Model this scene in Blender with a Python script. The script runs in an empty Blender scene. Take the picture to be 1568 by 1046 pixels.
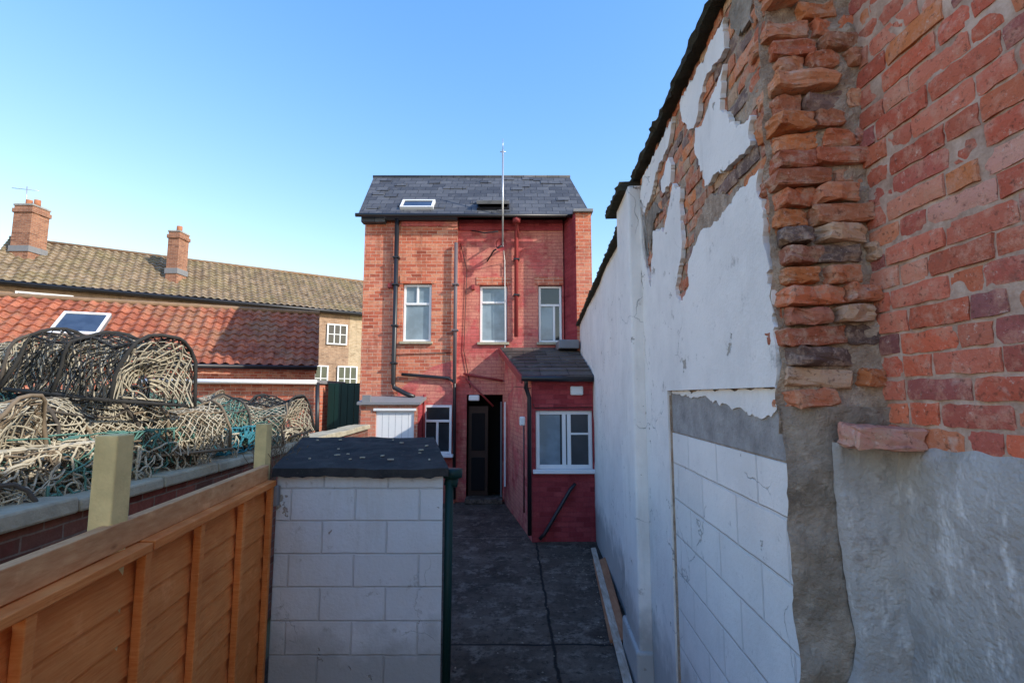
import bpy, bmesh, math, random
from mathutils import Vector, Matrix, noise, Euler
R = random.Random(7)
scene = bpy.context.scene

# ------------------------------------------------------------------ helpers
def link(ob, parent=None):
    scene.collection.objects.link(ob)
    if parent: ob.parent = parent
    return ob
def empty(name):
    e = bpy.data.objects.new(name, None); e.empty_display_size = .2
    return link(e)
def mesh_obj(name, verts, faces, mat=None, parent=None, smooth=False, cols=None):
    me = bpy.data.meshes.new(name)
    me.from_pydata([tuple(v) for v in verts], [], faces)
    if mat: me.materials.append(mat)
    if cols:
        a = me.color_attributes.new('Col', 'FLOAT_COLOR', 'POINT')
        a.data.foreach_set('color', [c for col in cols for c in (col[0], col[1], col[2], 1)])
    if smooth: me.polygons.foreach_set('use_smooth', [True]*len(me.polygons))
    me.update()
    return link(bpy.data.objects.new(name, me), parent)
BF = [(0,3,2,1),(4,5,6,7),(0,1,5,4),(1,2,6,5),(2,3,7,6),(3,0,4,7)]
def hexa(name, v, mat, parent=None, bevel=0):
    ob = mesh_obj(name, v, BF, mat, parent)
    if bevel:
        m = ob.modifiers.new('b','BEVEL'); m.width=bevel; m.segments=2
    return ob
def box(name, x0,x1,y0,y1,z0,z1, mat, parent=None, bevel=0):
    return hexa(name,[(x0,y0,z0),(x1,y0,z0),(x1,y1,z0),(x0,y1,z0),(x0,y0,z1),(x1,y0,z1),(x1,y1,z1),(x0,y1,z1)],mat,parent,bevel)
def tube_geo(paths, sides=8):
    V=[];F=[]
    for pts, r in paths:
        pts=[Vector(p) for p in pts]; n=len(pts); base=len(V)
        for i,p in enumerate(pts):
            d=(pts[min(i+1,n-1)]-pts[max(i-1,0)]).normalized()
            up=Vector((0,0,1)) if abs(d.z)<.9 else Vector((1,0,0))
            a=d.cross(up).normalized(); b=d.cross(a)
            for s in range(sides):
                t=2*math.pi*s/sides
                V.append(p+a*math.cos(t)*r+b*math.sin(t)*r)
        for i in range(n-1):
            for s in range(sides):
                s2=(s+1)%sides
                F.append((base+i*sides+s, base+i*sides+s2, base+(i+1)*sides+s2, base+(i+1)*sides+s))
        if sides>4:
            F.append(tuple(base+s for s in range(sides))[::-1]); F.append(tuple(base+(n-1)*sides+s for s in range(sides)))
    return V,F
def tubes(name, paths, mat, parent=None, sides=8, smooth=True):
    V,F=tube_geo(paths,sides)
    return mesh_obj(name,V,F,mat,parent,smooth=smooth)

# ------------------------------------------------------------------ materials
class N:
    def __init__(s, name, rough=.85):
        s.m = bpy.data.materials.new(name); s.m.use_nodes=True
        s.t = s.m.node_tree; s.b = s.t.nodes['Principled BSDF']
        s.b.inputs['Roughness'].default_value = rough
        s.b.inputs['Specular IOR Level'].default_value = .25
        s.tc = s.t.nodes.new('ShaderNodeTexCoord')
        s.co = s.tc.outputs['Object']
    def node(s, t, **k):
        n=s.t.nodes.new(t)
        for a,b in k.items(): setattr(n,a,b)
        return n
    def L(s,a,b): s.t.links.new(a,b)
    def noise(s, scale, detail=5, rough=.6, vec=None):
        n=s.node('ShaderNodeTexNoise'); n.inputs['Scale'].default_value=scale
        n.inputs['Detail'].default_value=min(detail,4.5); n.inputs['Roughness'].default_value=rough
        s.L(vec or s.co, n.inputs['Vector']); return n.outputs['Fac']
    def ramp(s, fac, stops):
        n=s.node('ShaderNodeValToRGB'); e=n.color_ramp.elements
        while len(e)<len(stops): e.new(.5)
        for el,(p,c) in zip(e,stops):
            el.position=p
            if isinstance(c,(int,float)): c=(c,c,c)
            el.color=(*c,1)
        s.L(fac,n.inputs[0]); return n.outputs[0]
    def mix(s, fac, a, b, mode='MIX'):
        n=s.node('ShaderNodeMix', data_type='RGBA', blend_type=mode)
        for idx,v in ((0,fac),(6,a),(7,b)):
            if isinstance(v,(int,float)): n.inputs[idx].default_value=v if idx==0 else (v,v,v,1)
            elif isinstance(v,tuple): n.inputs[idx].default_value=(*v,1)
            else: s.L(v,n.inputs[idx])
        return n.outputs[2]
    def math(s, op, a, b=0.0, c=None):
        n=s.node('ShaderNodeMath', operation=op)
        for i,v in enumerate((a,b) if c is None else (a,b,c)):
            if isinstance(v,(int,float)): n.inputs[i].default_value=v
            else: s.L(v,n.inputs[i])
        return n.outputs[0]
    def bump(s, h, strength=.5, dist=.01):
        n=s.node('ShaderNodeBump'); n.inputs['Strength'].default_value=strength; n.inputs['Distance'].default_value=dist
        s.L(h,n.inputs['Height'])
        s.L(n.outputs[0], s.b.inputs['Normal'])
    def color(s,c):
        if isinstance(c,tuple): s.b.inputs['Base Color'].default_value=(*c,1)
        else: s.L(c,s.b.inputs['Base Color'])
        return s
    def plan(s, ax=1., ay=1., sz=1.):
        sep=s.node('ShaderNodeSeparateXYZ'); s.L(s.co,sep.inputs[0])
        u=s.math('ADD', s.math('MULTIPLY',sep.outputs[0],ax), s.math('MULTIPLY',sep.outputs[1],ay))
        c=s.node('ShaderNodeCombineXYZ'); s.L(u,c.inputs[0]); s.L(s.math('MULTIPLY',sep.outputs[2],sz),c.inputs[1])
        return c.outputs[0]
    def bricktex(s, vec, w=.225,h=.075,mortar=.01, off=.5, smooth=.3, c1=0., c2=1., wob=.006, bias=0.):
        nz=s.node('ShaderNodeTexNoise'); nz.inputs['Scale'].default_value=9; s.L(s.co,nz.inputs['Vector'])
        sub=s.node('ShaderNodeVectorMath',operation='SUBTRACT'); s.L(nz.outputs['Color'],sub.inputs[0]); sub.inputs[1].default_value=(.5,.5,.5)
        sc=s.node('ShaderNodeVectorMath',operation='SCALE'); s.L(sub.outputs[0],sc.inputs[0]); sc.inputs['Scale'].default_value=wob*2
        ad=s.node('ShaderNodeVectorMath',operation='ADD'); s.L(vec,ad.inputs[0]); s.L(sc.outputs[0],ad.inputs[1])
        n=s.node('ShaderNodeTexBrick'); n.offset=off
        s.L(ad.outputs[0],n.inputs['Vector']); n.inputs['Scale'].default_value=1
        n.inputs['Brick Width'].default_value=w; n.inputs['Row Height'].default_value=h
        n.inputs['Mortar Size'].default_value=mortar; n.inputs['Mortar Smooth'].default_value=smooth
        n.inputs['Color1'].default_value=(c1,c1,c1,1); n.inputs['Color2'].default_value=(c2,c2,c2,1)
        n.inputs['Mortar'].default_value=(.5,.5,.5,1); n.inputs['Bias'].default_value=bias
        return n.outputs['Color'], n.outputs['Fac']

def brick_mat(name, stops, mortar, w=.225,h=.075,ms=.006, ax=1,ay=1, patch=None, patch_amt=.5, dirt=.35, bump=.6, stain=.55):
    s=N(name,.9)
    v=s.plan(ax,ay); c,f=s.bricktex(v,w,h,ms)
    col=s.ramp(c,stops)
    # burnt headers: only some bricks
    col=s.mix(s.ramp(c,[(.0,.55),(.10,0)]),col,tuple(x*.45 for x in stops[0][1]))
    if patch:
        col=s.mix(s.ramp(s.noise(1.3,7,.7),[(.46,0),(.54,patch_amt)]),col,patch)
    col=s.mix(s.ramp(s.noise(2.3,6,.7),[(.50,0),(.68,stain)]),col,tuple(x*.5 for x in stops[0][1]))
    col=s.mix(f,col,mortar)
    # vertical run-off stains
    mp=s.node('ShaderNodeMapping'); mp.inputs['Scale'].default_value=(2.5,2.5,.35); s.L(s.co,mp.inputs[0])
    col=s.mix(s.ramp(s.noise(1.6,5,.7,mp.outputs[0]),[(.52,0),(.72,stain)]),col,tuple(x*.45 for x in stops[0][1]))
    col=s.mix(s.ramp(s.noise(30,6),[(.3,dirt),(.65,0)]),col,tuple(x*.4 for x in stops[0][1]))
    s.color(col)
    hgt=s.math('ADD',s.math('MULTIPLY',f,-1.),s.math('MULTIPLY',s.noise(60,4),.5))
    s.bump(hgt,bump,.008)
    return s.m

M={}
M['brick_orange']=brick_mat('brick_orange',[(0,(.50,.12,.07)),(.5,(.66,.19,.105)),(1,(.74,.32,.19))],(.64,.45,.34),patch=(.70,.28,.20),patch_amt=.35)
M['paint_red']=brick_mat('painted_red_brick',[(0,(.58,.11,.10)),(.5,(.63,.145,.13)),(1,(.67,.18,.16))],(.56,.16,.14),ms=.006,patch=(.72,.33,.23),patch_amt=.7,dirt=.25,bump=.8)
M['red_dark_shaded']=brick_mat('dark_and_shaded_red_brick',[(0,(.36,.045,.055)),(1,(.46,.08,.085))],(.34,.06,.07),ms=.006,dirt=.35,bump=.7)  # deep red; on pier side and extension front it carries painted-in shade
M['brick_row']=brick_mat('brown_brick',[(0,(.36,.22,.14)),(1,(.52,.34,.22))],(.48,.40,.32))
M['brick_chim']=brick_mat('chimney_brick',[(0,(.30,.13,.08)),(1,(.46,.22,.13))],(.42,.33,.26))
M['brick_yellow']=brick_mat('yellow_brick',[(0,(.50,.36,.22)),(1,(.64,.49,.32))],(.60,.52,.42))
M['brick_old']=brick_mat('old_wall_brick',[(0,(.22,.06,.045)),(1,(.36,.12,.08))],(.25,.19,.15),patch=(.10,.10,.07),patch_amt=.4)

def simple(name,c,rough=.7,var=.25,scale=8,bump=.2,bd=.004,spec=.25,metal=0):
    s=N(name,rough); s.b.inputs['Specular IOR Level'].default_value=spec; s.b.inputs['Metallic'].default_value=metal
    s.color(s.mix(s.ramp(s.noise(scale,6),[(.3,var),(.7,0)]),c,tuple(x*.45 for x in c)))
    if bump: s.bump(s.noise(scale*8,5),bump,bd)
    return s.m
M['upvc']=simple('white_upvc',(.82,.82,.82),.35,.08,3,0,spec=.5)
M['black']=simple('black_plastic_pipe',(.018,.018,.022),.4,.2,5,0,spec=.5)
M['grey']=simple('grey_pipe',(.16,.13,.14),.5,.2,5,0)
M['redpipe']=simple('red_painted_pipe',(.30,.05,.05),.5,.2,5,0)
M['green']=simple('dark_green_paint',(.008,.035,.03),.5,.3,5,.1)
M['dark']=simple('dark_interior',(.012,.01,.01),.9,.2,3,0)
M['door']=simple('brown_door',(.05,.025,.018),.5,.3,6,.1)
M['stone']=simple('stone_coping',(.52,.46,.33),.9,.8,5,.6,.01)
M['mosscoping']=simple('mossy_dark_coping',(.075,.068,.045),.95,.7,14,1,.02)
M['lead']=simple('lead_flashing',(.24,.24,.25),.6,.3,6,.1)
M['cement']=simple('cement',(.44,.41,.38),.95,.8,7,.8,.01)
M['alu']=simple('aerial_metal',(.55,.55,.56),.35,.1,5,0,metal=.6)
M['lamp']=simple('lamp_casing',(.8,.8,.78),.4,.05,5,0)
M['post']=simple('treated_post_wood',(.80,.60,.27),.85,.5,9,.5)
M['clay']=simple('terracotta',(.46,.19,.10),.85,.5,6,.3)
M['ridge']=simple('ridge_tile_clay',(.28,.18,.11),.85,.6,6,.3)
M['twig']=simple('dry_twigs',(.22,.15,.09),.9,.4,6,0)

def glass(name,c,rough=.06):
    s=N(name,rough); s.b.inputs['Specular IOR Level'].default_value=.8
    s.color(s.mix(s.ramp(s.noise(2.5,3),[(.4,0),(.6,.6)]),c,tuple(x*.5 for x in c)))
    return s.m
M['glass']=glass('window_glass_netted',(.24,.31,.36))
M['glassd']=glass('window_glass_dark',(.03,.038,.045))
M['glasss']=glass('skylight_glass',(.05,.07,.10))

def wood(name,c1,c2,axis=(1,1,1),sc=1.,rough=.8,knots=.7):
    s=N(name,rough)
    mp=s.node('ShaderNodeMapping'); mp.inputs['Scale'].default_value=axis; s.L(s.co,mp.inputs[0])
    g=s.noise(14*sc,6,.6,mp.outputs[0]); big=s.noise(2.2,3)
    col=s.mix(s.ramp(g,[(.3,0),(.7,1)]),c1,c2)
    kn=s.node('ShaderNodeTexVoronoi'); kn.inputs['Scale'].default_value=4.5
    mp2=s.node('ShaderNodeMapping'); mp2.inputs['Scale'].default_value=(1,.6,1.5); s.L(s.co,mp2.inputs[0]); s.L(mp2.outputs[0],kn.inputs['Vector'])
    col=s.mix(s.ramp(kn.outputs['Distance'],[(.03,knots),(.08,0)]),col,tuple(x*.4 for x in c1))
    col=s.mix(s.ramp(big,[(.35,.35),(.65,0)]),col,tuple(x*.5 for x in c1))
    col=s.mix(s.ramp(s.noise(7,5,.7),[(.56,0),(.70,.35)]),col,tuple(min(1,x*1.15+.04) for x in c2))
    s.color(col); s.bump(g,.45,.004); return s.m
M['fence']=wood('orange_stained_larch',(.72,.19,.04),(.86,.32,.09),(1,.5,9))
M['fencerail']=wood('fence_rail_wood',(.54,.23,.09),(.74,.40,.18),(3,.5,3))
M['plank_w']=wood('weathered_plank',(.38,.26,.17),(.68,.56,.44),(3,.4,3))
M['plank_b']=wood('brown_plank',(.34,.13,.06),(.46,.22,.11),(3,.4,3))

def white_render(name, blocks=False, tint=(.90,.85,.78), dirt=1.0, zdirt=True, crack=.8, jd=.35):
    s=N(name,.8)
    n1=s.noise(1.7,8,.7); n2=s.noise(9,8,.7)
    col=s.mix(s.ramp(n1,[(.36,.34*dirt),(.60,0)]),tint,(.58,.55,.51))
    col=s.mix(s.ramp(n2,[(.28,.6*dirt),(.38,0)]),col,(.32,.29,.25))
    mp=s.node('ShaderNodeMapping'); mp.inputs['Scale'].default_value=(3,3,.5); s.L(s.co,mp.inputs[0])
    col=s.mix(s.ramp(s.noise(1.5,5,.75,mp.outputs[0]),[(.56,0),(.76,.34*dirt)]),col,(.48,.44,.38))
    nz=s.node('ShaderNodeTexNoise'); nz.inputs['Scale'].default_value=3; nz.inputs['Detail'].default_value=5; s.L(s.co,nz.inputs['Vector'])
    ad=s.node('ShaderNodeVectorMath',operation='MULTIPLY_ADD'); s.L(nz.outputs['Color'],ad.inputs[0]); ad.inputs[1].default_value=(.5,.5,.5); s.L(s.co,ad.inputs[2])
    vo=s.node('ShaderNodeTexVoronoi',feature='DISTANCE_TO_EDGE'); vo.inputs['Scale'].default_value=1.0; s.L(ad.outputs[0],vo.inputs['Vector'])
    cr=s.ramp(vo.outputs['Distance'],[(.0,1),(.004,0)])
    gate=s.ramp(s.noise(1.1,2),[(.55,0),(.58,crack)])
    crk=s.math('MULTIPLY',cr,gate)
    col=s.mix(crk,col,(.20,.19,.17))
    chip=s.ramp(s.noise(4.2,8,.78),[(.655,0),(.67,.85*dirt)])
    col=s.mix(chip,col,(.38,.33,.27))
    h=s.math('ADD',s.math('MULTIPLY',s.noise(45,6,.7),.45),s.math('MULTIPLY',n1,1.2))
    h=s.math('SUBTRACT',h,crk); h=s.math('SUBTRACT',h,chip)
    if blocks:
        v=s.plan(); c,f=s.bricktex(v,.46,.225,.008,.5,.5,0,1,.005)
        col=s.mix(s.math('MULTIPLY',f,jd),col,(.42,.40,.38))
        col=s.mix(s.math('MULTIPLY',c,.14),col,(.50,.48,.46))
        h=s.math('SUBTRACT',h,s.math('MULTIPLY',f,1.1))
    sep=s.node('ShaderNodeSeparateXYZ'); s.L(s.co,sep.inputs[0])
    zz=s.math('ADD',sep.outputs[2],s.math('MULTIPLY',s.noise(4,6),-.8))
    if zdirt: col=s.mix(s.ramp(zz,[(0,.7),(.30,0)]),col,(.30,.29,.27))
    s.color(col); s.bump(h,.7,.014); return s.m
M['white']=white_render('white_painted_render',dirt=1.)
M['white_block']=white_render('white_painted_blockwork',True,crack=.6,dirt=.8,jd=.25)
M['shed_block']=white_render('grey_white_painted_blockwork',True,tint=(.66,.66,.66),dirt=1.3,crack=.3,jd=.45)

s=N('rubble_mortar',.95)
c=s.mix(s.ramp(s.noise(14,8,.75),[(.35,0),(.65,1)]),(.32,.22,.15),(.58,.44,.32)); s.color(c); s.bump(s.noise(26,8,.75),1,.03); M['mortar']=s.m
s=N('pointing_mortar',.95)
c=s.mix(s.ramp(s.noise(10,8,.75),[(.35,0),(.65,1)]),(.38,.24,.17),(.66,.48,.37)); s.color(c); s.bump(s.noise(60,8,.75),.8,.006); M['pointing']=s.m
def vbrick(name, dust=(.55,.45,.38), amt=.6):
    s=N(name,.9); at=s.node('ShaderNodeAttribute',attribute_name='Col')
    col=s.mix(s.ramp(s.noise(16,8,.75),[(.47,0),(.64,amt)]),at.outputs['Color'],dust)
    col=s.mix(s.ramp(s.noise(38,8,.8),[(.60,0),(.70,.7)]),col,(.74,.58,.47))
    col=s.mix(s.ramp(s.noise(7,8,.8),[(.58,0),(.70,.5)]),col,(.24,.11,.075))
    col=s.mix(s.ramp(s.noise(3.2,8,.8),[(.60,0),(.68,.55)]),col,(.70,.58,.48))
    col=s.mix(s.ramp(s.noise(55,6,.7),[(.32,.65),(.44,0)]),col,(.10,.04,.025))
    s.color(col); s.bump(s.noise(70,8,.75),.9,.007); return s.m
M['vbrick']=vbrick('aged_brick_faces',(.70,.38,.26),.55)
M['vbrick2']=vbrick('broken_brick_faces',(.60,.42,.29),.65)
s=N('grey_cement_render',.95)
n1=s.noise(2.3,8,.7)
c=s.mix(s.ramp(n1,[(.35,0),(.65,1)]),(.34,.31,.28),(.50,.47,.43))
mp=s.node('ShaderNodeMapping'); mp.inputs['Scale'].default_value=(1,1.6,.6); s.L(s.co,mp.inputs[0])
c=s.mix(s.ramp(s.noise(4.5,8,.8,mp.outputs[0]),[(.54,0),(.64,.75)]),c,(.74,.71,.66))
c=s.mix(s.ramp(s.noise(8,7,.7),[(.30,.6),(.42,0)]),c,(.20,.16,.13))
c=s.mix(s.ramp(s.noise(1.6,5,.7),[(.56,0),(.68,.6)]),c,(.26,.22,.15))
s.color(c); s.bump(s.math('ADD',s.noise(6,8,.7),s.math('MULTIPLY',s.noise(60,5),.3)),.8,.035); M['greyrender']=s.m
s=N('brown_cement_fillet',.95)
c=s.mix(s.ramp(s.noise(4,8,.75),[(.35,0),(.65,1)]),(.17,.135,.10),(.38,.31,.24)); c=s.mix(s.ramp(s.noise(20,8,.7),[(.55,0),(.7,.5)]),c,(.50,.43,.34))
s.color(c); s.bump(s.noise(12,8,.7),.9,.03); M['brownrender']=s.m

def slate(name,c1,c2,w=.3,h=.2,sz=1.37,ax=1,ay=0,lich=.2):
    s=N(name,.6); v=s.plan(ax,ay,sz); c,f=s.bricktex(v,w,h,.006,.5,.1,0,1,.003)
    col=s.mix(c,c1,c2); col=s.mix(s.ramp(s.noise(6,7,.7),[(.55,0),(.7,lich)]),col,(.32,.31,.28)); col=s.mix(f,col,(.015,.016,.02))
    s.color(col); s.bump(s.math('ADD',s.math('MULTIPLY',f,-1),s.math('MULTIPLY',c,.5)),.8,.01); return s.m
M['slate']=slate('slate_roof',(.055,.057,.065),(.105,.108,.118))
M['slate_ext']=slate('concrete_slate_roof',(.05,.04,.034),(.11,.09,.075),.45,.3,2.0,lich=.4)
def pantile(name,c1,c2,moss,amt):
    s=N(name,.85)
    v=s.plan(.93,.38,1.5); c,f=s.bricktex(v,.22,.3,.0,.0,.1,0,1,.0)
    col=s.mix(c,c1,c2); col=s.mix(s.ramp(s.noise(1.1,8,.75),[(.45,0),(.62,amt)]),col,moss)
    col=s.mix(s.ramp(s.noise(3.5,6,.75),[(.55,0),(.68,.6)]),col,tuple(x*.45 for x in c1))
    col=s.mix(s.ramp(s.noise(12,6,.7),[(.3,.7),(.5,0)]),col,tuple(x*.3 for x in c1))
    s.color(col); s.bump(s.noise(40,5),.4,.01); return s.m
M['pan_red']=pantile('red_pantiles',(.28,.085,.05),(.46,.16,.09),(.27,.18,.11),.55)
M['pan_brown']=pantile('brown_pantiles',(.20,.145,.095),(.36,.27,.18),(.26,.22,.10),.5)
s=N('roof_felt',.9); c=s.mix(s.ramp(s.noise(5,8,.7),[(.45,0),(.65,.8)]),(.022,.021,.021),(.050,.046,.042)); c=s.mix(s.ramp(s.noise(22,6,.7),[(.62,0),(.68,.6)]),c,(.12,.11,.08)); s.color(c); s.bump(s.noise(120,3),.6,.006); M['felt']=s.m
s=N('yard_concrete',.9); n=s.noise(1.3,9,.75)
c=s.mix(s.ramp(n,[(.35,0),(.65,1)]),(.055,.039,.028),(.14,.105,.078)); c=s.mix(s.ramp(s.noise(4,8,.8),[(.52,0),(.64,.75)]),c,(.23,.185,.145)); c=s.mix(s.ramp(s.noise(16,8,.75),[(.32,.9),(.45,0)]),c,(.022,.016,.012))
c=s.mix(s.ramp(s.noise(2.2,8,.8),[(.56,0),(.64,.7)]),c,(.04,.032,.022))
sep=s.node('ShaderNodeSeparateXYZ'); s.L(s.co,sep.inputs[0]); wob=s.math('MULTIPLY',s.noise(3,4),.08)
for ax_,pos in ((0,.41),(1,4.79),(1,8.24)):
    dd=s.math('ABSOLUTE',s.math('SUBTRACT',s.math('ADD',sep.outputs[ax_],wob),pos))
    c=s.mix(s.ramp(dd,[(.008,.95),(.020,0)]),c,(.012,.010,.008))
s.color(c); s.bump(s.math('ADD',s.noise(35,7,.7),s.noise(6,7,.7)),.9,.02); M['yard']=s.m
s=N('ground_earth',.95); c=s.mix(s.ramp(s.noise(.4,8,.7),[(.4,0),(.6,1)]),(.16,.13,.09),(.13,.14,.06)); s.color(c); s.bump(s.noise(10,6),.6,.03); M['ground']=s.m
s=N('hill_foliage',.95); c=s.mix(s.ramp(s.noise(.5,8,.75),[(.4,0),(.6,1)]),(.035,.06,.02),(.10,.12,.05)); s.color(c); s.bump(s.noise(1.5,8,.7),1,.6); M['hill']=s.m

def hn(p,s,seed): return noise.noise(Vector(p)*s+Vector((seed,seed*1.7,seed*.3)))
rr=random.Random(21)
# ------------------------------------------------------------------ ground
mesh_obj('ground',[(-400,-400,-.06),(400,-400,-.06),(400,400,-.06),(-400,400,-.06)],[(0,1,2,3)],M['ground'])
def yardmesh():
    V=[];F=[];x0,x1,y0,y1=-2.1,1.7,.5,11.6;nx=76;ny=220
    for i in range(nx+1):
        for j in range(ny+1):
            x=x0+(x1-x0)*i/nx;y=y0+(y1-y0)*j/ny
            V.append((x,y,.014*hn((x,y,0),.9,2)+.008*hn((x,y,0),3.5,4)))
    for i in range(nx):
        for j in range(ny): F.append((i*(ny+1)+j,(i+1)*(ny+1)+j,(i+1)*(ny+1)+j+1,i*(ny+1)+j+1))
    mesh_obj('concrete_yard',V,F,M['yard'],None,smooth=True)
yardmesh()
mesh_obj('neighbour_yard',[(-2.6,-2,.9),(-2.6,9.3,.9),(-3.3,10.6,.9),(-3.6,16,.9),(-30,16,.9),(-30,-2,.9)],[(0,1,2,3,4,5)],M['ground'])
V=[];F=[]
for k in range(360):
    x=rr.uniform(-.5,1.1) if k%3==0 else (.98+rr.gauss(0,.10));y=rr.uniform(3.6,10.3); x=min(x,.86+.05*y)
    if x>.2 and y>7.7: continue
    s_=rr.uniform(.003,.014);a=rr.random()*6;b=len(V)
    for q in range(4): V.append((x+s_*math.cos(a+q*1.57)*rr.uniform(.5,1.3),y+s_*math.sin(a+q*1.57)*rr.uniform(.5,1.3),.012+rr.uniform(0,.006)))
    V.append((x,y,.014+s_*.7))
    for q in range(4): F.append((b+q,b+(q+1)%4,b+4))
mesh_obj('yard_litter',V,F,M['brownrender'])

# ------------------------------------------------------------------ wall with openings facing -Y
def facade(name, x0,x1,z0,z1,y, holes, mat, parent, depth=.09):
    xs=sorted(set([x0,x1]+[h[0] for h in holes]+[h[1] for h in holes])); zs=sorted(set([z0,z1]+[h[2] for h in holes]+[h[3] for h in holes]))
    V=[];F=[]
    def q(a,b,c,d):
        n=len(V); V.extend([a,b,c,d]); F.append((n,n+1,n+2,n+3))
    for i in range(len(xs)-1):
        for j in range(len(zs)-1):
            a,b,c,d=xs[i],xs[i+1],zs[j],zs[j+1]
            if any(h[0]<=a and b<=h[1] and h[2]<=c and d<=h[3] for h in holes): continue
            q((a,y,c),(b,y,c),(b,y,d),(a,y,d))
    for h in holes:
        a,b,c,d=h; yy=y+depth
        q((a,y,c),(a,yy,c),(a,yy,d),(a,y,d)); q((b,y,c),(b,y,d),(b,yy,d),(b,yy,c))
        q((a,y,d),(a,yy,d),(b,yy,d),(b,y,d)); q((a,y,c),(b,y,c),(b,yy,c),(a,yy,c))
    return mesh_obj(name,V,F,mat,parent)
def window(parent,x0,x1,z0,z1,y,transoms=(),mull=(),fw=.05,gl='glass',name='window',sill=True):
    box(name+'_frame_l',x0,x0+fw,y,y+.06,z0,z1,M['upvc'],parent,.006)
    box(name+'_frame_r',x1-fw,x1,y,y+.06,z0,z1,M['upvc'],parent,.006)
    box(name+'_frame_t',x0+fw,x1-fw,y,y+.06,z1-fw,z1,M['upvc'],parent,.006)
    box(name+'_frame_b',x0+fw,x1-fw,y,y+.06,z0,z0+fw,M['upvc'],parent,.006)
    for i,t in enumerate(transoms):
        box(name+'_transom%d'%i,x0+fw,x1-fw,y-.004,y+.056,t-fw/2,t+fw/2,M['upvc'],parent,.006)
    for i,(m,a,b) in enumerate(mull):
        box(name+'_mullion%d'%i,m-fw/2,m+fw/2,y-.002,y+.058,a,b,M['upvc'],parent,.006)
    mesh_obj(name+'_pane',[(x0,y+.03,z0),(x1,y+.03,z0),(x1,y+.03,z1),(x0,y+.03,z1)],[(0,1,2,3)],M[gl],parent)
    if sill: box(name+'_sill',x0-.05,x1+.05,y-.13,y+.03,z0-.06,z0-.002,M['upvc'] if sill=='w' else M['stone'],parent,.008)

# ------------------------------------------------------------------ main brick house
H=empty('brick_house')
facade('left_bay',-3.25,-1.2,-.1,6.15,10.65,[(-2.38,-1.75,3.38,4.66)],M['brick_orange'],H)
facade('middle_wall',-1.2,1.14,-.1,6.15,10.8,[(-.72,-.10,3.38,4.66),(.58,1.11,3.38,4.66),(-.98,-.2,.0,2.25)],M['paint_red'],H,.1)
mesh_obj('bay_return',[(-1.2,10.65,-.1),(-1.2,10.8,-.1),(-1.2,10.8,6.15),(-1.2,10.65,6.15)],[(0,1,2,3)],M['paint_red'],H)
mesh_obj('red_paint_panel',[(-2.44,10.644,-.1),(-1.2,10.644,-.1),(-1.2,10.644,3.0),(-1.7,10.644,2.85),(-2.44,10.644,2.35)],[(0,1,2,3,4)],M['paint_red'],H)
box('frieze_left',-2.45,-1.2,10.62,10.70,5.95,6.14,M['paint_red'],H)
box('frieze_mid',-1.19,1.13,10.765,10.85,5.9,6.14,M['red_dark_shaded'],H)
V=[(1.36,10.28,1.8),(1.69,10.28,1.8),(1.64,10.9,1.8),(1.14,10.9,1.8)]
V+= [(a,b,6.12) for a,b,_ in V]
P=hexa('flank_pier',V,M['brick_orange'],H); P.data.materials.append(M['red_dark_shaded'])
P.data.polygons[5].material_index=1  # left side face gets the darker red, its shade put into the colour
box('pier_cap',1.30,1.73,10.2,10.9,6.12,6.19,M['lead'],H,.01)
box('corbel',-3.3,-2.78,10.5,10.7,6.0,6.13,M['slate'],H,.01)
V=[(-3.25,10.66),(-3.62,14.0),(1.35,14.0),(1.64,10.9)]
mesh_obj('side_and_back_walls',[(a,b,z) for z in (-.1,6.15) for a,b in V]+[(-3.46,12.2,7.72),(1.42,12.2,7.72)],[(0,1,5,8,4),(1,2,6,5),(2,3,7,9,6)],M['brick_orange'],H)
def roofslab(name,p,th,mat,parent):
    n=(Vector(p[1])-Vector(p[0])).cross(Vector(p[3])-Vector(p[0])).normalized()
    if n.z<0:n=-n
    v=[Vector(q)-n*th for q in p]+[Vector(q) for q in p]
    return hexa(name,v,mat,parent)
roofslab('roof_front',[(-3.36,10.48,6.17),(1.72,10.48,6.17),(1.47,12.2,7.80),(-3.54,12.2,7.80)],.07,M['slate'],H)
roofslab('roof_back',[(1.47,12.2,7.80),(-3.54,12.2,7.80),(-3.75,14.1,6.1),(1.4,14.1,6.1)],.07,M['slate'],H)
tubes('ridge_tiles',[([(-3.56,12.2,7.80),(1.49,12.2,7.80)],.04)],M['slate'],H)
tubes('gutter',[([(-3.4,10.43,6.13),(1.3,10.43,6.11)],.045)],M['black'],H)
box('fascia_left',-3.25,-1.2,10.52,10.60,6.05,6.14,M['black'],H)
for k in range(26):
    sl=math.atan2(1.63,1.72); t=rr.uniform(.05,.95);x=rr.uniform(-3.2,1.3);y=10.48+1.72*t;z=6.17+1.63*t
    u=Vector((1,0,rr.uniform(-.05,.05))).normalized();v=Vector((0,math.cos(sl),math.sin(sl)));nn_=Vector((0,-math.sin(sl),math.cos(sl)));o=Vector((x,y,z))+nn_*.004
    pts=[o+u*a+v*b+nn_*c for c in (0,.012) for a,b in ((-.14,-.1),(.14,-.1),(.14,.1),(-.14,.1))]
    hexa('loose_slate%d'%k,pts,M['slate'],H)
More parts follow.
